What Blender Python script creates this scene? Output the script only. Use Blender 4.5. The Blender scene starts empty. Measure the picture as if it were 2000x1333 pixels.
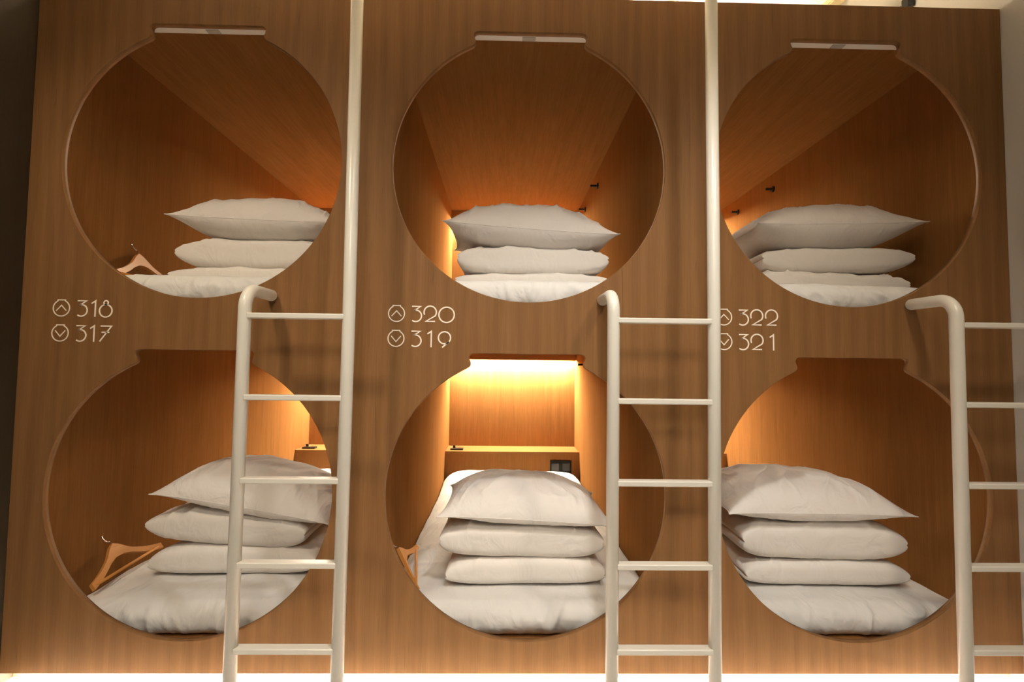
import bpy, bmesh, math, random
from mathutils import Vector, Matrix, noise

random.seed(7)
C = bpy.context.scene.collection
SC = bpy.context.scene

# ------------------------------------------------------------------ camera
F_PX = 1003.4
CAM = Vector((-0.0875, -1.7921, 0.4468))
YAW, PITCH, ROLL = 0.01849, 0.05015, 0.01188
_cy, _sy, _cp, _sp = math.cos(YAW), math.sin(YAW), math.cos(PITCH), math.sin(PITCH)
_F = Vector((_sy*_cp, _cy*_cp, _sp)); _R0 = Vector((_cy, -_sy, 0)); _U0 = _R0.cross(_F)
_R = math.cos(ROLL)*_R0 + math.sin(ROLL)*_U0; _U = -math.sin(ROLL)*_R0 + math.cos(ROLL)*_U0
cd = bpy.data.cameras.new('camera'); cam = bpy.data.objects.new('camera', cd); C.objects.link(cam)
cd.sensor_width = 36; cd.lens = F_PX/2000*36; cd.clip_start = 0.02
cam.matrix_world = Matrix(((_R.x, _U.x, -_F.x, CAM.x), (_R.y, _U.y, -_F.y, CAM.y), (_R.z, _U.z, -_F.z, CAM.z), (0, 0, 0, 1)))
SC.camera = cam
SC.view_settings.view_transform = 'Standard'; SC.view_settings.look = 'None'
SC.view_settings.gamma = 1; SC.view_settings.use_curve_mapping = False
SC.view_settings.exposure = 0.0

w = bpy.data.worlds.new('world'); SC.world = w; w.use_nodes = True
w.node_tree.nodes['Background'].inputs[0].default_value = (1, .85, .7, 1)
w.node_tree.nodes['Background'].inputs[1].default_value = 0.0

# ceiling spotlights in front of the capsules; the last one is an added fill
def spot(x, y, z, tx, ty, tz, power, ang, blend, col, rad):
    l = bpy.data.lights.new('ceiling_or_fill_spot', 'SPOT'); l.energy = power; l.color = col
    l.spot_size = math.radians(ang); l.spot_blend = blend; l.shadow_soft_size = rad
    o = bpy.data.objects.new('ceiling_or_fill_spot', l); C.objects.link(o); o.location = (x, y, z)
    o.rotation_euler = (Vector((tx, ty, tz))-Vector((x, y, z))).to_track_quat('-Z', 'Y').to_euler()
WARMROOM = (1.0, .76, .50)
SPOTS = [(.22, -1.1, 2.03, .12, 0, -.75, 88, 80, 1.0, (1.0, .97, .93), .05),
         (-1.25, -1.4, 2.03, -1.2, 0, -.05, 92, 88, 1.0, (1.0, .83, .62), .10),
         (1.0, -1.45, 2.03, .85, 0, -.05, 66, 80, 1.0, (1.0, .85, .67), .10),
         (-.15, -2.7, 1.98, -.05, 0, -.5, 155, 76, 1.0, (1.0, .89, .75), .30)]  # added wide soft fill from the front, for the corridor's general light
for s in SPOTS: spot(*s)

WARM = (1.0, .88, .66)
POD_LED = 1250.0
FLOOR_LED = 470.0
TOP_LED = 560.0

# ------------------------------------------------------------------ dimensions (m)
P, Q, R = 1.15, 1.1594, 0.4863     # capsule pitch across, pitch up, opening radius
HW = 0.52                          # half width inside
CEIL, FLR = 0.571, -0.505          # capsule ceiling / floor, relative to opening centre
YS, YB = 2.22, 2.50                # shelf front, back panel
TH = 0.022                         # front panel thickness
ZTOP, ZBOT = 1.7826, -0.5915       # front panel top / bottom
ZFLOOR, ZCEIL = -0.633, 2.12
XL, XR = -1.7445, 1.7245
MT = -0.392                        # mattress top

# ------------------------------------------------------------------ materials
def new_mat(name):
    m = bpy.data.materials.new(name); m.use_nodes = True
    nt = m.node_tree; return m, nt, nt.nodes, nt.links, nt.nodes['Principled BSDF']

def plain(name, col, rough=.5, metal=0, spec=.5, coat=0):
    m, nt, N, L, b = new_mat(name)
    b.inputs['Base Color'].default_value = (*col, 1); b.inputs['Roughness'].default_value = rough
    b.inputs['Metallic'].default_value = metal; b.inputs['Specular IOR Level'].default_value = spec
    b.inputs['Coat Weight'].default_value = coat
    n = N.new('ShaderNodeTexNoise'); n.inputs['Scale'].default_value = 60
    tc = N.new('ShaderNodeTexCoord'); L.new(tc.outputs['Object'], n.inputs['Vector'])
    bp = N.new('ShaderNodeBump'); bp.inputs['Strength'].default_value = .02
    L.new(n.outputs['Fac'], bp.inputs['Height']); L.new(bp.outputs['Normal'], b.inputs['Normal'])
    return m

def wood(name, cols, axis='z', fine=1.0, figure=0.5, rough=.45, rnd=True, streak=1.0, spec=.2):
    """laminate with long grain along axis"""
    m, nt, N, L, b = new_mat(name)
    tc = N.new('ShaderNodeTexCoord')
    src = tc.outputs['Object']
    if rnd:
        oi = N.new('ShaderNodeObjectInfo')
        sc = N.new('ShaderNodeVectorMath'); sc.operation = 'SCALE'; sc.inputs[3].default_value = 37.0
        cb = N.new('ShaderNodeCombineXYZ')
        for i in range(3): L.new(oi.outputs['Random'], cb.inputs[i])
        L.new(cb.outputs[0], sc.inputs[0])
        ad = N.new('ShaderNodeVectorMath'); ad.operation = 'ADD'
        L.new(src, ad.inputs[0]); L.new(sc.outputs[0], ad.inputs[1]); src = ad.outputs[0]
    def mapped(a, g):
        s = {'x': (g, a, a), 'y': (a, g, a), 'z': (a, a, g)}[axis]
        mp = N.new('ShaderNodeMapping'); mp.inputs['Scale'].default_value = s
        L.new(src, mp.inputs['Vector']); return mp.outputs[0]
    def nz(vec, scale, det, dist=0, rg=.6):
        n = N.new('ShaderNodeTexNoise'); n.inputs['Scale'].default_value = scale
        n.inputs['Detail'].default_value = det; n.inputs['Distortion'].default_value = dist
        n.inputs['Roughness'].default_value = rg
        L.new(vec, n.inputs['Vector']); return n.outputs['Fac']
    broad = nz(mapped(5, .5), 1.0, 3, .8)
    med = nz(mapped(42*fine, 1.6), 1.0, 4, .9, .65)
    fin = nz(mapped(230*fine, 6.0), 1.0, 5, .3, .8)
    # cathedral figure: distorted rings
    wv = N.new('ShaderNodeTexWave'); wv.wave_type = 'BANDS'; wv.bands_direction = 'X' if axis != 'x' else 'Y'
    wv.inputs['Scale'].default_value = 1.6; wv.inputs['Distortion'].default_value = 9
    wv.inputs['Detail'].default_value = 3; wv.inputs['Detail Scale'].default_value = .9
    L.new(mapped(3.2, .35), wv.inputs['Vector'])
    def mix(a, bb, f):
        mm = N.new('ShaderNodeMix'); mm.data_type = 'FLOAT'; mm.inputs[0].default_value = f
        L.new(a, mm.inputs[2]); L.new(bb, mm.inputs[3]); return mm.outputs[0]
    v = mix(broad, med, .60)
    v = mix(v, fin, .50)
    v = mix(v, wv.outputs['Fac'], .10*figure)
    cr = N.new('ShaderNodeValToRGB'); e = cr.color_ramp.elements
    mid = .5; sp = .13/streak
    e[0].position = mid-sp-.09; e[0].color = (*cols[0], 1)
    e[1].position = mid+sp+.09; e[1].color = (*cols[2], 1)
    x = e.new(mid); x.color = (*cols[1], 1)
    L.new(v, cr.inputs[0])
    # sparse dark pores / knots
    kn = nz(mapped(75, 3.4), 1.0, 3, .6)
    kr = N.new('ShaderNodeMapRange'); kr.inputs[1].default_value = .66; kr.inputs[2].default_value = .78
    kr.inputs[3].default_value = 0; kr.inputs[4].default_value = .5*figure
    L.new(kn, kr.inputs[0])
    mc = N.new('ShaderNodeMix'); mc.data_type = 'RGBA'
    L.new(kr.outputs[0], mc.inputs[0]); L.new(cr.outputs[0], mc.inputs[6])
    mc.inputs[7].default_value = (*[c*.45 for c in cols[0]], 1)
    L.new(mc.outputs[2], b.inputs['Base Color'])
    b.inputs['Roughness'].default_value = rough; b.inputs['Specular IOR Level'].default_value = spec
    bp = N.new('ShaderNodeBump'); bp.inputs['Strength'].default_value = .12; bp.inputs['Distance'].default_value = .001
    L.new(fin, bp.inputs['Height']); L.new(bp.outputs['Normal'], b.inputs['Normal'])
    return m

def cloth(name, col, wr=.35):
    m, nt, N, L, b = new_mat(name)
    b.inputs['Base Color'].default_value = (*col, 1); b.inputs['Roughness'].default_value = .9
    b.inputs['Specular IOR Level'].default_value = .15
    b.inputs['Sheen Weight'].default_value = .15; b.inputs['Sheen Roughness'].default_value = .5
    tc = N.new('ShaderNodeTexCoord')
    n1 = N.new('ShaderNodeTexNoise'); n1.inputs['Scale'].default_value = 7; n1.inputs['Detail'].default_value = 3
    n1.inputs['Distortion'].default_value = 1.2
    mp = N.new('ShaderNodeMapping'); mp.inputs['Scale'].default_value = (1.3, .6, 1)
    L.new(tc.outputs['Object'], mp.inputs[0]); L.new(mp.outputs[0], n1.inputs['Vector'])
    n2 = N.new('ShaderNodeTexNoise'); n2.inputs['Scale'].default_value = 30; n2.inputs['Detail'].default_value = 4
    L.new(tc.outputs['Object'], n2.inputs['Vector'])
    b1 = N.new('ShaderNodeBump'); b1.inputs['Strength'].default_value = wr; b1.inputs['Distance'].default_value = .03
    b2 = N.new('ShaderNodeBump'); b2.inputs['Strength'].default_value = .12; b2.inputs['Distance'].default_value = .006
    L.new(n1.outputs['Fac'], b1.inputs['Height']); L.new(n2.outputs['Fac'], b2.inputs['Height'])
    L.new(b1.outputs[0], b2.inputs['Normal']); L.new(b2.outputs[0], b.inputs['Normal'])
    return m

def glow(name, col, st):
    m, nt, N, L, b = new_mat(name)
    b.inputs['Base Color'].default_value = (.8, .8, .8, 1)
    b.inputs['Emission Color'].default_value = (*col, 1); b.inputs['Emission Strength'].default_value = st
    return m

OAK = [(.162, .075, .026), (.214, .106, .040), (.265, .138, .056)]
M_OAK = wood('oak_laminate', OAK, 'z', 1.0, 1.0, .5, spec=.12)
TEAK = [(.180, .078, .024), (.245, .112, .036), (.305, .147, .052)]
M_TZ = wood('teak_laminate_upright', TEAK, 'z', .8, .15, .95, spec=0)
M_TY = wood('teak_laminate_lengthwise', TEAK, 'y', .8, .15, .9, spec=0)
M_TX = wood('teak_laminate_crosswise', TEAK, 'x', .8, .15, .5, spec=.08)
M_SHEET = cloth('white_cotton_sheet', (.70, .69, .665), .4)
M_PILLOW = cloth('white_cotton_pillowcase', (.83, .79, .745), .5)
M_DUVET = cloth('white_cotton_duvet_cover', (.82, .78, .73), .35)
M_LADDER = plain('cream_powder_coat', (.72, .69, .61), .28, spec=.5)
M_BLACK = plain('black_plastic', (.012, .011, .010), .35)
M_SOCK = plain("black_glass_switch_plate", (.006, .008, .008), .5, spec=.15)
M_WHITE = plain('white_plastic', (.88, .85, .79), .4)
M_TAB = plain('grey_plastic', (.45, .42, .38), .4)
M_SIGN = plain('cream_vinyl', (.92, .80, .66), .5)
M_HANG = wood('varnished_beech', [(.50, .20, .045), (.58, .25, .06), (.66, .30, .08)], 'y', 1, .1, .5, spec=.1)
M_STEEL = plain('chrome', (.7, .7, .7), .15, metal=1)
M_PLASTER = plain('white_painted_ceiling', (.82, .78, .70), .8)
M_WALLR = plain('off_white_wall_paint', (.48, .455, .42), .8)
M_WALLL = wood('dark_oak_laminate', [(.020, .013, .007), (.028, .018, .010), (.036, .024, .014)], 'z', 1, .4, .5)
M_FLOOR = plain('pale_vinyl_floor', (.80, .78, .74), .5)
M_BEAM = plain('beige_painted_beam', (.42, .35, .20), .6)
M_DUCT = plain('ribbed_galvanised_duct', (.40, .37, .30), .4, metal=.4)
M_STRIP = glow('warm_led_tape', WARM, POD_LED)
M_FSTRIP = glow('floor_led_tape', (1, .98, .93), FLOOR_LED)
M_TSTRIP = glow('ceiling_led_tape', (1, .80, .55), TOP_LED)

# ------------------------------------------------------------------ helpers
def link_mesh(name, bm, mat, parent=None, smooth=False, loc=None):
    bmesh.ops.recalc_face_normals(bm, faces=bm.faces)
    me = bpy.data.meshes.new(name); bm.to_mesh(me); bm.free()
    if smooth:
        for f in me.polygons: f.use_smooth = True
    me.materials.append(mat)
    o = bpy.data.objects.new(name, me); C.objects.link(o)
    if parent is not None: o.parent = parent
    if loc is not None: o.location = loc
    return o

def tag(o, label=None, cat=None, group=None, kind=None):
    if label: o['label'] = label
    if cat: o['category'] = cat
    if group: o['group'] = group
    if kind: o['kind'] = kind
    return o

def empty(name, loc):
    o = bpy.data.objects.new(name, None); C.objects.link(o); o.location = loc; o.empty_display_size = .05
    return o

def box(bm, x0, x1, y0, y1, z0, z1, bev=0, seg=2):
    r = bmesh.ops.create_cube(bm, size=1)
    vs = r['verts']
    for v in vs:
        v.co = Vector((x0+(v.co.x+.5)*(x1-x0), y0+(v.co.y+.5)*(y1-y0), z0+(v.co.z+.5)*(z1-z0)))
    if bev:
        es = list({e for v in vs for e in v.link_edges})
        bmesh.ops.bevel(bm, geom=es, offset=bev, segments=seg, affect='EDGES', profile=.5)

def tube(bm, pts, rad, seg=20, caps=True):
    """tube along a polyline; rad may be a list"""
    n = len(pts); rings = []
    pts = [Vector(p) for p in pts]
    up = None
    for i, p in enumerate(pts):
        t = (pts[min(i+1, n-1)]-pts[max(i-1, 0)]).normalized()
        if up is None:
            up = Vector((0, 1, 0)) if abs(t.y) < .9 else Vector((1, 0, 0))
        a = t.cross(up).normalized(); b2 = a.cross(t).normalized(); up = b2
        r = rad[i] if isinstance(rad, (list, tuple)) else rad
        rings.append([bm.verts.new(p+a*math.cos(2*math.pi*k/seg)*r+b2*math.sin(2*math.pi*k/seg)*r) for k in range(seg)])
    for i in range(n-1):
        for k in range(seg):
            bm.faces.new((rings[i][k], rings[i][(k+1) % seg], rings[i+1][(k+1) % seg], rings[i+1][k]))
    if caps:
        bm.faces.new(rings[0]); bm.faces.new(rings[-1])

def fillet(pts, rad, n=10):
    out = [Vector(pts[0])]
    for i in range(1, len(pts)-1):
        a, b2, c = Vector(pts[i-1]), Vector(pts[i]), Vector(pts[i+1])
        d1 = (a-b2).normalized(); d2 = (c-b2).normalized()
        ang = d1.angle(d2); tl = rad/math.tan(ang/2)
        p1 = b2+d1*tl; p2 = b2+d2*tl
        ctr = b2+(d1+d2).normalized()*(rad/math.sin(ang/2))
        v1 = p1-ctr; v2 = p2-ctr; tot = v1.angle(v2); ax = v1.cross(v2).normalized()
        for k in range(n+1):
            out.append(ctr+Matrix.Rotation(tot*k/n, 3, ax) @ v1)
    out.append(Vector(pts[-1])); return out

def curve_mesh(splines, depth):
    """filled 2D outlines (first outer, others holes) extruded; returns bmesh in XZ plane, y 0..depth"""
    cu = bpy.data.curves.new('outline', 'CURVE'); cu.dimensions = '2D'; cu.fill_mode = 'BOTH'; cu.extrude = depth/2
    for s in splines:
        sp = cu.splines.new('POLY'); sp.points.add(len(s)-1); sp.use_cyclic_u = True
        for i, (x, z) in enumerate(s): sp.points[i].co = (x, z, 0, 1)
    ob = bpy.data.objects.new('outline', cu); C.objects.link(ob)
    dg = bpy.context.evaluated_depsgraph_get(); dg.update()
    me = bpy.data.meshes.new_from_object(ob.evaluated_get(dg))
    bm = bmesh.new(); bm.from_mesh(me)
    bpy.data.objects.remove(ob); bpy.data.curves.remove(cu); bpy.data.meshes.remove(me)
    for v in bm.verts: v.co = Vector((v.co.x, depth/2-v.co.z, v.co.y))
    bmesh.ops.remove_doubles(bm, verts=bm.verts, dist=1e-6)
    return bm

# ------------------------------------------------------------------ room shell
def struct(name, bm, mat, parent=None, smooth=False):
    o = link_mesh(name, bm, mat, parent, smooth)
    if parent is None: o['kind'] = 'structure'
    return o

YF = -3.3
bm = bmesh.new(); box(bm, XL-.3, XR+.3, YF-.1, 3.0, ZFLOOR-.05, ZFLOOR); struct('floor', bm, M_FLOOR)
bm = bmesh.new(); box(bm, XL-.3, XR+.3, YF-.1, 3.0, ZCEIL, ZCEIL+.05); struct('ceiling', bm, M_PLASTER)
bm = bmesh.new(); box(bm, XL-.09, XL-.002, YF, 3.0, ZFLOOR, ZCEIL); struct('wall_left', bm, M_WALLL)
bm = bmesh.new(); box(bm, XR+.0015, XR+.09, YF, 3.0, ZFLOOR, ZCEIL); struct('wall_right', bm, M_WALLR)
bm = bmesh.new(); box(bm, XL-.1, XR+.1, YF-.1, YF, ZFLOOR, ZCEIL); struct('wall_front', bm, M_WALLL)
bm = bmesh.new(); box(bm, XL-.1, XR+.1, 2.9, 3.0, ZFLOOR, ZCEIL); struct('wall_rear', bm, M_PLASTER)

def opening():
    right = [(.186, .492), (.195, .4905), (.201, .486), (.2035, .478), (.2015, .469), (.198, .461), (.1975, .452), (.201, .4455), (.210, .4385)]
    pts = list(right)
    a0 = math.atan2(.433, .2215); n = 132
    a1 = -math.pi-a0+0  # mirrored end angle
    tot = (2*a0+math.pi)
    for i in range(n+1):
        a = a0-tot*i/n
        pts.append((R*math.cos(a), R*math.sin(a)))
    pts += [(-x, z) for x, z in reversed(right)]
    return pts
OPEN = opening()
seams = [XL, -P/2, P/2, XR]
for i in range(3):
    cx = (i-1)*P
    g = .00015
    x0 = seams[i]+(g if i else 0); x1 = seams[i+1]-(g if i < 2 else 0)
    outer = [(x0, ZBOT), (x1, ZBOT), (x1, ZTOP), (x0, ZTOP)]
    holes = [[(cx+x, dz+z) for x, z in OPEN] for dz in (0, Q)]
    bm = curve_mesh([outer]+holes, TH)
    # thin eased edge on the opening rims and panel joints
    es = [e for e in bm.edges if len(e.link_faces) == 2 and e.calc_face_angle(0) > 1.2 and abs(e.verts[0].co.y) < 1e-5 and abs(e.verts[1].co.y) < 1e-5
          and (e.verts[0].co-e.verts[1].co).length < .5]
    bmesh.ops.bevel(bm, geom=es, offset=.0012, segments=2, affect='EDGES')
    o = struct('wall_back', bm, M_OAK)
# plinth under the capsules with hidden LED tape shining on the floor
bm = bmesh.new(); box(bm, XL, XR, .05, .07, ZFLOOR, ZBOT-.0005); struct('baseboard_back', bm, M_OAK)
bm = bmesh.new(); box(bm, XL+.02, XR-.02, .026, .040, ZBOT-.0045, ZBOT-.001)
tag(link_mesh('floor_light_strip', bm, M_FSTRIP), 'warm LED strip running under the bottom edge of the wood front, washing the floor', 'light strip')
# deck under the lowest capsules and over the top ones
bm = bmesh.new(); box(bm, XL, XR, TH+.001, 2.56, ZBOT, ZBOT+.03); struct('trim_1', bm, M_TY)
bm = bmesh.new(); box(bm, XL, XR, TH+.001, 2.56, Q+CEIL+.0215, ZTOP-.0005); struct('trim_2', bm, M_PLASTER)
bm = bmesh.new(); box(bm, XL+.1, 1.0, .42, .44, ZTOP+.002, ZTOP+.008)
tag(link_mesh('ceiling_light_strip', bm, M_TSTRIP), 'warm LED strip hidden on top of the capsules, lighting the ceiling above them', 'light strip')

# ------------------------------------------------------------------ ceiling beams and duct
def px_on(px, py, y=None, z=None):
    d = _F+_R*((px-1000)/F_PX)+_U*((666.5-py)/F_PX)
    t = (y-CAM.y)/d.y if y is not None else (z-CAM.z)/d.z
    return CAM+d*t
def beam(p1, p2, wd, ht, zt, label, mat=M_BEAM):
    a = Vector((p1.x, p1.y, 0)); b2 = Vector((p2.x, p2.y, 0)); d = (b2-a).normalized()
    a = a-d*.35; b2 = b2+d*.6
    n = Vector((-d.y, d.x, 0))*wd/2
    bm = bmesh.new(); vs = []
    for z in (zt-ht, zt-.001):
        vs.append([bm.verts.new((q.x, q.y, z)) for q in (a-n, a+n, b2+n, b2-n)])
    bm.faces.new(vs[0]); bm.faces.new(vs[1])
    for k in range(4): bm.faces.new((vs[0][k], vs[0][(k+1) % 4], vs[1][(k+1) % 4], vs[1][k]))
    bmesh.ops.bevel(bm, geom=list(bm.edges), offset=.004, segments=2, affect='EDGES')
    tag(link_mesh('ceiling_beam', bm, mat), label, 'beam', 'painted beams crossing the ceiling')
ZB = ZCEIL-.03
beam(px_on(1318, 6, z=ZB), px_on(1328, 0, z=ZB), .012, .03, ZCEIL, 'slim beige ceiling batten, the one left of the middle ladder pole')
beam(px_on(1628, 11, z=ZB), px_on(1641, 0, z=ZB), .055, .03, ZCEIL, 'wide beige ceiling beam above the upper right capsule, left of the ribbed duct')
beam(px_on(1880, 17, z=ZB), px_on(1902, 0, z=ZB), .045, .03, ZCEIL, 'beige ceiling beam nearest the right wall, right of the ribbed duct')
t = empty('ribbed_duct', (0, 0, 0)); tag(t, 'ribbed flexible duct on the ceiling above the upper right capsule', 'duct')
a = px_on(1786, 14, z=ZCEIL-.035); b2 = px_on(1820, 0, z=ZCEIL-.035)
d = (b2-a).normalized(); pts = []; rad = []
for k in range(90):
    pts.append(a+d*(-.12+k*.006)); rad.append(.026+(.003 if k % 3 == 0 else -.001))
t.location = a
bm = bmesh.new(); tube(bm, [p-a for p in pts], rad, 24); link_mesh('hose', bm, M_DUCT, t, True)
bm = bmesh.new(); c0 = px_on(1773, 8, z=ZCEIL-.03)-a
box(bm, c0.x-.014, c0.x+.014, c0.y-.02, c0.y+.02, c0.z-.02, c0.z+.029, .003); link_mesh('clamp', bm, M_BLACK, t)

# ------------------------------------------------------------------ capsules
def make_pod():
    t = empty('sleeping_capsule', (0, 0, 0))
    for s in (-1, 1):
        bm = bmesh.new(); a, b2 = sorted((s*HW, s*(HW+.018)))
        box(bm, a, b2, TH+.002, YB+.02, FLR-.018, CEIL+.018)
        link_mesh('side_panel', bm, M_TZ, t)
    bm = bmesh.new(); box(bm, -HW+.0005, HW-.0005, TH+.03, YB+.02, CEIL, CEIL+.018); link_mesh('ceiling_panel', bm, M_TY, t)
    bm = bmesh.new(); box(bm, -HW+.0005, HW-.0005, TH+.002, YB+.02, FLR-.018, FLR); link_mesh('floor_panel', bm, M_TY, t)
    bm = bmesh.new(); box(bm, -HW+.0005, HW-.0005, YB, YB+.018, -.21, CEIL-.0005); link_mesh('back_panel', bm, M_TZ, t)
    bm = bmesh.new(); box(bm, -HW+.0005, HW-.0005, YS-.002, YB-.0005, -.228, -.21, .001); link_mesh('shelf', bm, M_TX, t)
    bm = bmesh.new(); box(bm, -HW+.0005, HW-.0005, YS, YS+.018, FLR+.0005, -.2285); h = link_mesh('headboard', bm, M_TZ, t)
    bm = bmesh.new(); box(bm, -HW+.0005, HW-.0005, 2.395, 2.413, .503, CEIL-.0005); link_mesh('valance', bm, M_TX, t)
    bm = bmesh.new(); box(bm, -HW+.012, HW-.012, 2.440, 2.456, .5070, .5088); link_mesh('light_strip', bm, M_STRIP, t)
    # switch plate on the headboard
    bm = bmesh.new(); box(bm, .291, .458, YS-.010, YS-.0003, -.372, -.272, .003)
    s = link_mesh('socket_plate', bm, M_SOCK, t)
    for dx in (-.042, .042):
        bm = bmesh.new(); box(bm, .3745+dx-.028, .3745+dx+.028, YS-.0125, YS-.0098, -.352, -.292, .002)
        link_mesh('socket', bm, M_BLACK, s)
    # roller blind bar tucked behind the notch
    bm = bmesh.new(); box(bm, -HW+.004, HW-.004, TH+.003, TH+.034, .4945, .512, .002)
    box(bm, -HW+.004, HW-.004, TH+.003, TH+.006, .509, CEIL+.012)
    s = link_mesh('blind_bar', bm, M_WHITE, t)
    bm = bmesh.new(); box(bm, -.028, .020, TH+.008, TH+.030, .4925, .4955, .001); link_mesh('pull_tab', bm, M_TAB, s)
    # coat pegs on the right side panel
    for yy in (1.48, 1.98):
        bm = bmesh.new(); tube(bm, [(HW-.0003, yy, .468), (HW-.009, yy, .468)], .019, 24)
        tube(bm, [(HW-.005, yy, .468), (HW-.046, yy, .468)], .0075, 18)
        tube(bm, [(HW-.046, yy, .468), (HW-.051, yy, .468)], .0085, 18)
        link_mesh('coat_peg', bm, M_BLACK, t)
    return t

def copy_tree(o, parent=None):
    c = o.copy(); C.objects.link(c); c.parent = parent
    for ch in list(o.children): copy_tree(ch, c)
    return c
pod0 = make_pod()
PODS = {'318': (-P, Q, 'upper left'), '320': (0, Q, 'upper middle'), '322': (P, Q, 'upper right'),
        '317': (-P, 0, 'lower left'), '319': (0, 0, 'lower middle'), '321': (P, 0, 'lower right')}
for k, (num, (x, z, where)) in enumerate(PODS.items()):
    o = pod0 if k == 0 else copy_tree(pod0)
    o.location = (x, 0, z)
    tag(o, 'wood-lined sleeping capsule %s in the %s of the wood wall' % (num, where), 'sleeping capsule', 'sleeping capsules')

# ------------------------------------------------------------------ bedding
def fbm(x, y, z=0, o=3):
    return noise.fractal(Vector((x, y, z)), 1.0, 2.0, o)
def ridge(x, y, z=0):
    n = noise.noise(Vector((x, y, z)))
    return max(0, 1-abs(n)*4.0)**2

def mattress(cx, cz, seed, label):
    """sheeted mattress: profile runs up the front, over the top and up at the head end"""
    hw = .512; x0 = -hw; nx = 150
    prof = []                                   # (y, z, nrm_y, nrm_z)
    r = .058; yf = TH+.036; zt = MT; zb = FLR+.002
    prof.append((yf+.10, zb, 0, -1)); prof.append((yf+.05, zb+.001, 0, -1))
    rb = .040
    for i in range(7):
        a = math.pi/2*i/6; prof.append((yf+rb-rb*math.sin(a), zb+rb-rb*math.cos(a), -math.sin(a), -math.cos(a)))
    for i in range(1, 17):
        a = math.pi/2*i/16; prof.append((yf+r-r*math.cos(a), zt-r+r*math.sin(a), -math.cos(a), math.sin(a)))
    y = yf+r
    ys = [y+.012*i for i in range(1, 40)]; ylast = ys[-1]
    n2 = 46; ys += [ylast+(2.185-ylast)*i/n2 for i in range(1, n2+1)]
    for y in ys:
        lift = .062*max(0, min(1, (y-1.75)/.32))**1.5
        dn = -.07*max(0, (y-2.10)/.085)**2
        prof.append((y, zt+lift+dn, 0, 1))
    bm = bmesh.new(); grid = []
    for i in range(nx+1):
        u = -1+2*i/nx; x = u*hw
        eu = abs(u); row = []
        for j, (y, z, ny, nz) in enumerate(prof):
            top = max(0, (z-zb)/(zt-zb))
            zz = z-top*(.055*eu**9+.004*eu**2)
            yy = y+.035*max(0, 1-(y-yf)/.25)*eu**6
            front = max(0, 1-(y-yf)/.16)
            # gathered sheet folds on the front lip, slack creases on the top
            g = ridge(x*7+seed*3+fbm(x*3, seed, 0)*1.2, z*3.5+y*4, seed)*.009+ridge(x*15+seed+z*6, y*7+z*5, seed+5)*.006
            g += fbm(x*5+seed, z*9+y*5, seed)*.010
            sl = fbm(x*2.2+seed, y*2.6, seed+2)*.008+ridge(x*2.3+y*2.0+seed, y*2.4-x, seed+9)*.005+ridge(x*1.2-y*3.1+seed*2, y*1.5, seed+3)*.004
            gf = g*min(1, front*1.4)*(0.35+.65*min(1, top*3))
            st = sl*(1-front)*top+gf*.18*top
            if z <= zb+.0015: gf = st = 0
            row.append(bm.verts.new((x, max(TH+.004, yy-gf*(.25+.75*abs(ny))*(1 if y < yf+r+.08 else 0)), max(zb, zz+nz*st-(gf*.5 if nz < -.3 else 0)))))
        grid.append(row)
    for i in range(nx):
        for j in range(len(prof)-1):
            bm.faces.new((grid[i][j], grid[i+1][j], grid[i+1][j+1], grid[i][j+1]))
    # side skirts and base close the volume
    m = len(prof)
    for i in (0, nx):
        low = [bm.verts.new((grid[i][j].co.x, grid[i][j].co.y, zb)) for j in range(m)]
        for j in range(m-1):
            try: bm.faces.new((grid[i][j], grid[i][j+1], low[j+1], low[j]))
            except ValueError: pass
    bl = [bm.verts.new((grid[i][-1].co.x, grid[i][-1].co.y, zb)) for i in range(nx+1)]
    for i in range(nx): bm.faces.new((grid[i][-1], grid[i+1][-1], bl[i+1], bl[i]))
    o = link_mesh('mattress', bm, M_SHEET, None, True, (cx, 0, cz))
    tag(o, label, 'mattress', 'sheeted mattresses in the capsules')
    return o

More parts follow.
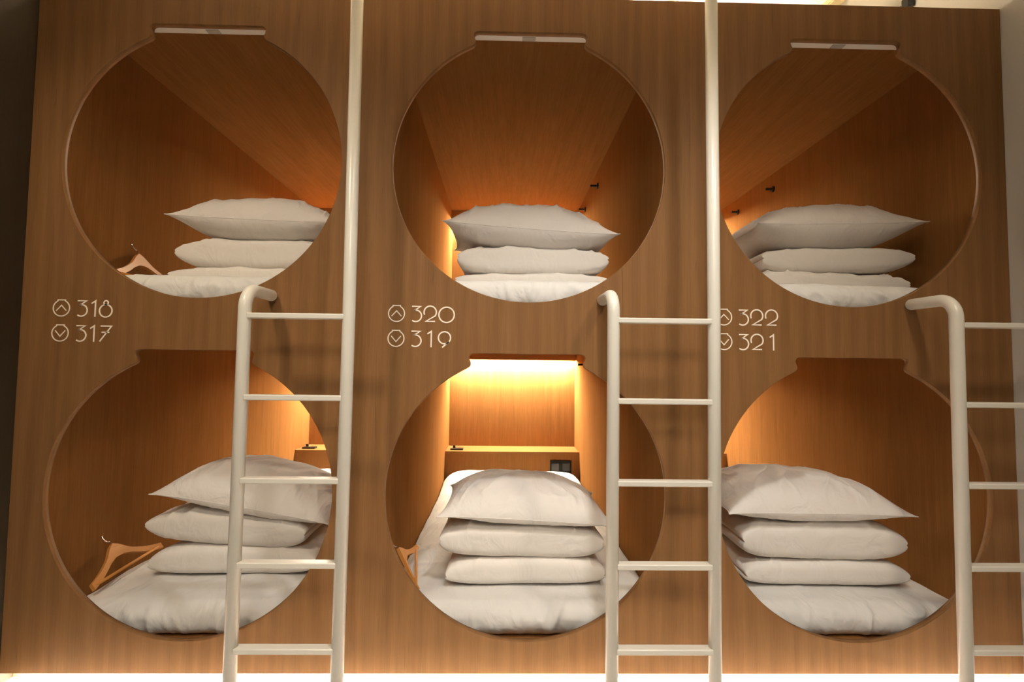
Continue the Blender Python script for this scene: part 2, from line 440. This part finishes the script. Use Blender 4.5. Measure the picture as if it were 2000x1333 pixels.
def cushion(name, mat, cx, cy, z0, z1, a, b, ht, hb, pu, qu, pv, qv, seed, wr=1.0, ear=0.0, lip=0.0, skew=0.0, rot=0.0,
            sag=0.0, hem=False, nu=160, nv=110, tipl=0.0, tipr=0.0):
    """lens of two sewn faces. z0/z1: seam height at the left/right end. ht/hb: puff above/below the seam"""
    t = empty(name, (cx, cy, 0)) if hem else None
    bm = bmesh.new(); tops = []; bots = []
    def prof(u, p, q): return max(0.0, 1-abs(u)**p)**q
    for side in (1, -1):
        g = []
        for i in range(nu+1):
            # cosine spacing packs vertices near the seam
            u = -math.cos(math.pi*i/nu); row = []
            for j in range(nv+1):
                v = -math.cos(math.pi*j/nv)
                pu_, qu_ = (pu, qu)
                h = prof(u, pu_, qu_)*prof(v, pv, qv)
                # outline: slightly concave sides, drawn-out corner ears
                x = a*u*(1-.035*(1-v*v)-.0*v)+ear*math.copysign(abs(u)**8, u)*abs(v)**8
                y = b*v*(1-.045*(1-u*u))+ear*.8*math.copysign(abs(v)**8, v)*abs(u)**8
                if tipl and u < 0: x -= tipl*abs(u)**3*(1-abs(v)**2*.5)*(1-.5*h)
                if tipr and u > 0: x += tipr*abs(u)**3*(1-abs(v)**2*.5)*(1-.5*h)
                # rounded lips either side of the seam groove
                if lip:
                    hf = h**.7; k = lip*4*hf*(1-hf)
                    x += math.copysign(k, u)*abs(u)**4
                zs = z0+(z1-z0)*(u+1)/2-skew*(1-u*u)*(1 if v < 0 else .3)
                edge = min(1, h*1.5)
                H = ht if side > 0 else hb
                if side > 0:
                    fr0 = max(0, min(1, (.55-v)/1.1))
                    wv = ridge(x*7.5+v*1.2*math.sin(u*3)+seed, y*2.6+seed, seed)*.011*fr0
                    wv += ridge(x*4-y*5+seed*2, y*3.2+x*2.5, seed+4)*.009*(.35+.65*fr0)
                    wv += fbm(x*6+seed, y*6, seed)*.008
                    # puckers pulled out of the front seam
                    fr = max(0, (-v-.35)/.65)
                    wv += ridge(x*15+seed*1.7+fbm(x*4, y*4, seed), y*2.4, seed+8)*.008*fr*(1 if hem else .15)
                    wv *= wr*edge*(1-.75*abs(u)**5)
                else:
                    wv = (fbm(x*6+seed, y*6, seed+3)*.006+ridge(x*14+seed, y*3, seed+6)*.004*max(0, -v))*wr*edge*.6
                z = zs+side*(H*h)+wv*(1 if side > 0 else -1)-sag*(u*u)*abs(u)
                row.append(Vector((x, y, z)))
            g.append(row)
        verts = [[None]*(nv+1) for _ in range(nu+1)]
        for i in range(nu+1):
            for j in range(nv+1):
                if side < 0 and (i in (0, nu) or j in (0, nv)): verts[i][j] = tops[i][j]
                else: verts[i][j] = bm.verts.new(g[i][j])
        if side > 0: tops = verts
        for i in range(nu):
            for j in range(nv):
                bm.faces.new((verts[i][j], verts[i+1][j], verts[i+1][j+1], verts[i][j+1]))
    seam = [tops[i][0].co.copy() for i in range(nu+1)]
    edge_loop = [tops[i][0].co.copy() for i in range(nu+1)]+[tops[nu][j].co.copy() for j in range(1, nv+1)]
    edge_loop += [tops[i][nv].co.copy() for i in range(nu-1, -1, -1)]+[tops[0][j].co.copy() for j in range(nv-1, 0, -1)]
    if not hem:
        o = link_mesh(name, bm, mat, None, True, (cx, cy, 0)); o.rotation_euler.z = rot
        return o
    t.rotation_euler.z = rot
    link_mesh('pillowcase', bm, mat, t, True)
    bm = bmesh.new(); edge_loop.append(edge_loop[0])
    tube(bm, edge_loop, .0016, 8, False); link_mesh('seam_piping', bm, mat, t, True)
    return t

def D(x, z, bot, top, **k): return dict(k='duvet', x=x, z=z, bot=bot, top=top, **k)
def PL(x, z, bot, top, **k): return dict(k='pillow', x=x, z=z, bot=bot, top=top, **k)
STACKS = {
 '318': (.28, [D((-1.43, -.86), (.800, .803), .768, .838, s=1.3),
               D((-1.407, -.80), (.895, .897), .836, .955, s=2.1, qu=.55, wr=.7),
               PL((-1.415, -.765), (1.035, 1.016), .944, 1.195, s=3.7)]),
 '320': (.28, [D((-.275, .335), (.798, .802), .768, .832, s=4.2),
               D((-.268, .335), (.890, .888), .830, .940, s=5.9, wr=.8),
               PL((-.318, .363), (1.027, .985), .925, 1.180, s=6.1)]),
 '322': (.28, [D((.975, 1.586), (.822, .806), .768, .858, s=7.3, wr=1.1),
               D((.985, 1.600), (.905, .920), .856, .960, s=8.6, tr=.02),
               PL((.955, 1.628), (1.040, 1.058), .952, 1.195, s=9.2)]),
 '317': (.28, [D((-1.455, -.82), (-.345, -.340), -.391, -.275, s=10.4),
               D((-1.46, -.86), (-.190, -.225), -.278, -.155, s=11.8, qu=.6, tl=.03, wr=1.1),
               PL((-1.425, -.765), (-.060, -.170), -.170, .035, s=12.5)]),
 '319': (.20, [D((-.285, .307), (-.352, -.344), -.392, -.288, s=13.1),
               D((-.310, .302), (-.218, -.225), -.290, -.168, s=14.7, wr=.7),
               PL((-.312, .335), (-.116, -.148), -.176, .008, s=15.3)]),
 '321': (.20, [D((.865, 1.490), (-.345, -.350), -.392, -.292, s=16.9),
               D((.855, 1.482), (-.215, -.225), -.294, -.150, s=17.2, wr=.9),
               PL((.790, 1.482), (-.098, -.104), -.160, .042, s=18.6)]),
}
LVL = {0: ('bottom folded white duvet of the stack in the %s capsule %s', 'folded duvet'),
       1: ('folded white duvet right under the pillow in the %s capsule %s', 'folded duvet'),
       2: ('plump white pillow topping the bedding stack in the %s capsule %s', 'pillow')}
for mi, (num, (yf, items)) in enumerate(STACKS.items()):
    px, pz, where = PODS[num]
    mattress(px, pz, 2.0+mi*3.7, 'mattress in a creased white sheet on the floor of the %s capsule %s' % (where, num))
    for lv, it in enumerate(items):
        xa, xb = it['x']; cx = (xa+xb)/2; a = (xb-xa)/2; za, zb_ = it['z']; zm = (za+zb_)/2
        ht = it['top']-zm-((.036 if pz > 1 else .018) if lv == 2 else 0); hb = zm-it['bot']+(.004 if it['k'] == 'duvet' and lv else 0)
        if it['k'] == 'pillow':
            b_ = .25
            o = cushion('pillow', M_PILLOW, cx, yf+b_-.03, za, zb_, a, b_, ht, hb, 2.6, .62, 3.2, .55, it['s'], 1.0, ear=.016, hem=True)
        else:
            b_ = .23
            o = cushion('folded_duvet', M_DUVET, cx, yf+b_, za, zb_, a, b_, ht, hb, it.get('pu', 6), it.get('qu', .42), 9.0, .30,
                        it['s'], it.get('wr', .5), lip=.014, tipl=it.get('tl', 0), tipr=it.get('tr', 0))
        lab, cat = LVL[lv]
        tag(o, lab % (where, num), cat, 'pillows on the bedding stacks' if lv == 2 else 'folded duvets in the bedding stacks')

# ------------------------------------------------------------------ coat hangers
def hanger(T1, T2, N, label, hook_dir):
    """T1, T2: arm tips, N: neck; wooden hanger leaning on the left side panel"""
    T1, T2, N = Vector(T1), Vector(T2), Vector(N)
    mid = (T1+T2)/2; ex = (T2-T1).normalized(); L = (T2-T1).length/2
    ez = (N-mid); ez = (ez-ex*ez.dot(ex)); H = ez.length; ez.normalize(); ey = ex.cross(ez)
    t = empty('coat_hanger', mid)
    def pt(u, v, d): return ex*u+ez*v+ey*d
    bm = bmesh.new(); n = 40; rings = []
    for i in range(n+1):
        s = -1+2*i/n; u = s*L; k = abs(s)
        vc = H*(1-k)**1.0*(.86)+.006+ (-.012*math.sin(math.pi*k))
        if k < .12: vc = H*.86*(1-.12)+.006-.012*math.sin(math.pi*.12)+ (0.12-k)*H*.5
        hh = .012+.016*max(0, 1-k*3.2); th = .006+.001*(1-k)
        bow = .018*k*k
        ring = []
        for (a, b2) in ((-1, -1), (-1, 1), (1, 1), (1, -1)):
            ring.append(bm.verts.new(pt(u, vc+hh*a, th*b2+bow)))
        rings.append(ring)
    for i in range(n):
        for k in range(4):
            bm.faces.new((rings[i][k], rings[i][(k+1) % 4], rings[i+1][(k+1) % 4], rings[i+1][k]))
    bm.faces.new(rings[0]); bm.faces.new(rings[-1])
    es = [e for e in bm.edges if len(e.link_faces) == 2 and e.calc_face_angle(0) > .9]
    bmesh.ops.bevel(bm, geom=es, offset=.003, segments=2, affect='EDGES')
    link_mesh('shoulder_bar', bm, M_HANG, t)
    bm = bmesh.new(); tube(bm, [pt(-L*.93, .008, .016), pt(L*.93, .008, .016)], .0055, 14); link_mesh('trouser_bar', bm, M_HANG, t, True)
    # steel hook
    pts = [pt(0, H*.92, 0), pt(0, H+.022, 0)]; r = .021
    for i in range(15):
        a = -math.pi/2+ math.pi*1.15*i/14
        pts.append(pt(hook_dir*(r*math.cos(a)*1.0), H+.022+r+r*math.sin(a), 0))
    bm = bmesh.new(); tube(bm, pts, .0019, 10); link_mesh('hook', bm, M_STEEL, t, True)
    tag(t, label, 'coat hanger', 'wooden coat hangers left in the capsules')
hanger((-1.570, .135, -.385), (-1.600, .555, -.378), (-1.645, .375, -.292), 'wooden coat hanger leaning in the lower left capsule 317', -1)
hanger((-.405, .165, -.392), (-.470, .560, -.380), (-.508, .42, -.305), 'wooden coat hanger leaning in the lower middle capsule 319', -1)
hanger((-1.605, .215, .784), (-1.625, .64, .788), (-1.655, .41, .905), 'wooden coat hanger leaning in the upper left capsule 318', -1)

# small black holders on the shelves
for num in ('317', '319'):
    px, pz, where = PODS[num]
    t = empty('key_card_holder', (px-.435, 2.29, pz-.2098))
    bm = bmesh.new(); box(bm, -.050, .050, -.028, .028, 0, .014, .003); link_mesh('tray', bm, M_BLACK, t)
    bm = bmesh.new(); box(bm, -.032, -.012, .004, .020, .0142, .034, .002); link_mesh('clip', bm, M_BLACK, t)
    tag(t, 'small flat black holder on the shelf of the %s capsule %s' % (where, num), 'holder', 'black holders on the capsule shelves')

# ------------------------------------------------------------------ ladders
YL = -.19; RR = .0195
def ladder(xl, xr, label):
    t = empty('ladder', (xl, YL, ZFLOOR))
    def loc(p): return (p[0]-xl, p[1]-YL, p[2]-ZFLOOR)
    bm = bmesh.new()
    pts = fillet([(xl-.0045, YL, ZFLOOR+.0005), (xl, YL, .681), (xl, -.0025, .683)], .062, 14)
    pts = pts[:-1]+[Vector((xl, -.012, .683)), pts[-1]]
    tube(bm, [loc(p) for p in pts], [RR]*(len(pts)-1)+[RR*.8], 28); link_mesh('rail', bm, M_LADDER, t, True)
    bm = bmesh.new()
    pts = [(xr-.006, YL, ZFLOOR+.0005), (xr, YL, .60), (xr, YL, .66), (xr-.002, YL, ZCEIL-.0005)]
    tube(bm, [loc(p) for p in pts], RR, 28); link_mesh('rail', bm, M_LADDER, t, True)
    for k in range(5):
        z = .5955-.2515*k
        bm = bmesh.new()
        box(bm, 0.012-.004*(k/5), xr-xl-.012-.004*(k/5), -.017, .017, z-ZFLOOR-.0085, z-ZFLOOR+.0085, .0035, 3)
        link_mesh('rung', bm, M_LADDER, t)
    tag(t, label, 'ladder', 'cream metal ladders on the wood wall')
ladder(-.8872, -.5665, 'cream tubular metal ladder in front of capsule 317, leftmost of the three')
ladder(.2608, .5785, 'cream tubular metal ladder in front of capsule 319, middle of the three')
ladder(1.3555, 1.674, 'cream tubular metal ladder in front of capsule 321, nearest the right wall')

# ------------------------------------------------------------------ number signs
K = .0001786     # metres per drawing unit
SW = 13          # stroke half width
def arc(cx, cy, r, a0, a1, n=28, rx=None):
    return [(cx+(rx or r)*math.cos(math.radians(a0+(a1-a0)*i/n)), cy-r*math.sin(math.radians(a0+(a1-a0)*i/n))) for i in range(n+1)]
# glyphs: strokes (closed?, points) in drawing units, y down, origin at the glyph's top left, 320 high
G = {
 '3': [(0, [(8, 12), (178, 12), (52, 96)]), (0, [(52, 96)]+arc(85, 198, 112, 88, -128))],
 '1': [(0, [(8, 62), (84, 10), (84, 320)])],
 '8': [(1, arc(128, 200, 120, 0, 360, 40)[:-1]), (1, arc(128, 42, 40, 0, 360, 24)[:-1])],
 '7': [(0, [(18, 12), (226, 12), (12, 312)]), (0, [(42, 132), (190, 132)])],
 '2': [(0, arc(125, 128, 120, 205, -38, 36)+[(42, 308), (222, 308)])],
 '0': [(1, arc(160, 160, 150, 0, 360, 44)[:-1])],
 '9': [(1, arc(125, 128, 118, 0, 360, 40)[:-1]), (0, [(214, 205), (82, 318)])],
}
def stroke(bm, pts, closed, hw, x0, z0):
    P2 = [Vector((p[0]*K+x0, 0, -p[1]*K+z0)) for p in pts]; n = len(P2); h = hw*K
    rows = []
    for i in range(n):
        if closed: a = P2[(i-1) % n]; c = P2[(i+1) % n]
        else: a = P2[max(i-1, 0)]; c = P2[min(i+1, n-1)]
        p = P2[i]
        d1 = (p-a); d2 = (c-p)
        if d1.length < 1e-9: d1 = d2
        if d2.length < 1e-9: d2 = d1
        d1.normalize(); d2.normalize()
        n1 = Vector((-d1.z, 0, d1.x)); n2 = Vector((-d2.z, 0, d2.x)); m = (n1+n2)
        if m.length < 1e-6: m = n1
        m.normalize(); s = min(1/max(.2, m.dot(n1)), 2.2)
        q1, q2 = p+m*h*s, p-m*h*s
        rows.append([bm.verts.new((q.x, y, q.z)) for q in (q1, q2) for y in (-.0014, -.0003)])
    rng = range(n if closed else n-1)
    for i in rng:
        r1, r2 = rows[i], rows[(i+1) % n]
        for (u, v) in ((0, 2), (2, 3), (3, 1), (1, 0)):
            bm.faces.new((r1[u], r1[v], r2[v], r2[u]))
    if not closed:
        for r in (rows[0], rows[-1]): bm.faces.new((r[0], r[2], r[3], r[1]))
def sign(icx, icz, up, digits, label):
    """icon centre at (icx, icz) on the front; digits: (char, left offset, top offset) in drawing units from the icon centre"""
    t = empty('number_sign', (icx, 0, icz))
    bm = bmesh.new(); r = 155
    body = arc(0, 0, r, 62, 62-304, 44)
    cap = [(-75, -155), (75, -155)]
    stroke(bm, body+[(-72, -158), (72, -158)], True, 10, 0, 0)
    s = -1 if up else 1
    stroke(bm, [(-95, -s*50 if False else (50 if up else -50)), (0, -55 if up else 62), (95, 50 if up else -50)], False, 9, 0, 0)
    link_mesh('arrow_icon', bm, M_SIGN, t)
    for ch, dx, dy in digits:
        bm = bmesh.new()
        for closed, pts in G[ch]: stroke(bm, pts, bool(closed), SW, dx*K, -dy*K)
        link_mesh('digit', bm, M_SIGN, t)
    tag(t, label, 'number sign', 'cream number signs on the wood wall')
IX = -.4580
T0 = -158
sign(-P+IX, .6305, True, [('3', 295, T0), ('1', 560, T0), ('8', 717, T0)], 'cream sign reading 318 with an upward arrow, left end of the wood wall')
sign(-P+IX, .5442, False, [('3', 294, T0), ('1', 560, T0), ('7', 745, T0)], 'cream sign reading 317 with a downward arrow, left end of the wood wall')
sign(IX, .6275, True, [('3', 290, T0), ('2', 530, T0-5), ('0', 815, T0+10)], 'cream sign reading 320 with an upward arrow, middle of the wood wall')
sign(IX, .5405, False, [('3', 290, T0), ('1', 600, T0), ('9', 817, T0+5)], 'cream sign reading 319 with a downward arrow, middle of the wood wall')
sign(P+IX, .6305, True, [('3', 290, T0), ('2', 530, T0-5), ('2', 825, T0-5)], 'cream sign reading 322 with an upward arrow, half behind the middle ladder')
sign(P+IX, .5437, False, [('3', 290, T0), ('2', 530, T0-5), ('1', 900, T0)], 'cream sign reading 321 with a downward arrow, half behind the middle ladder')
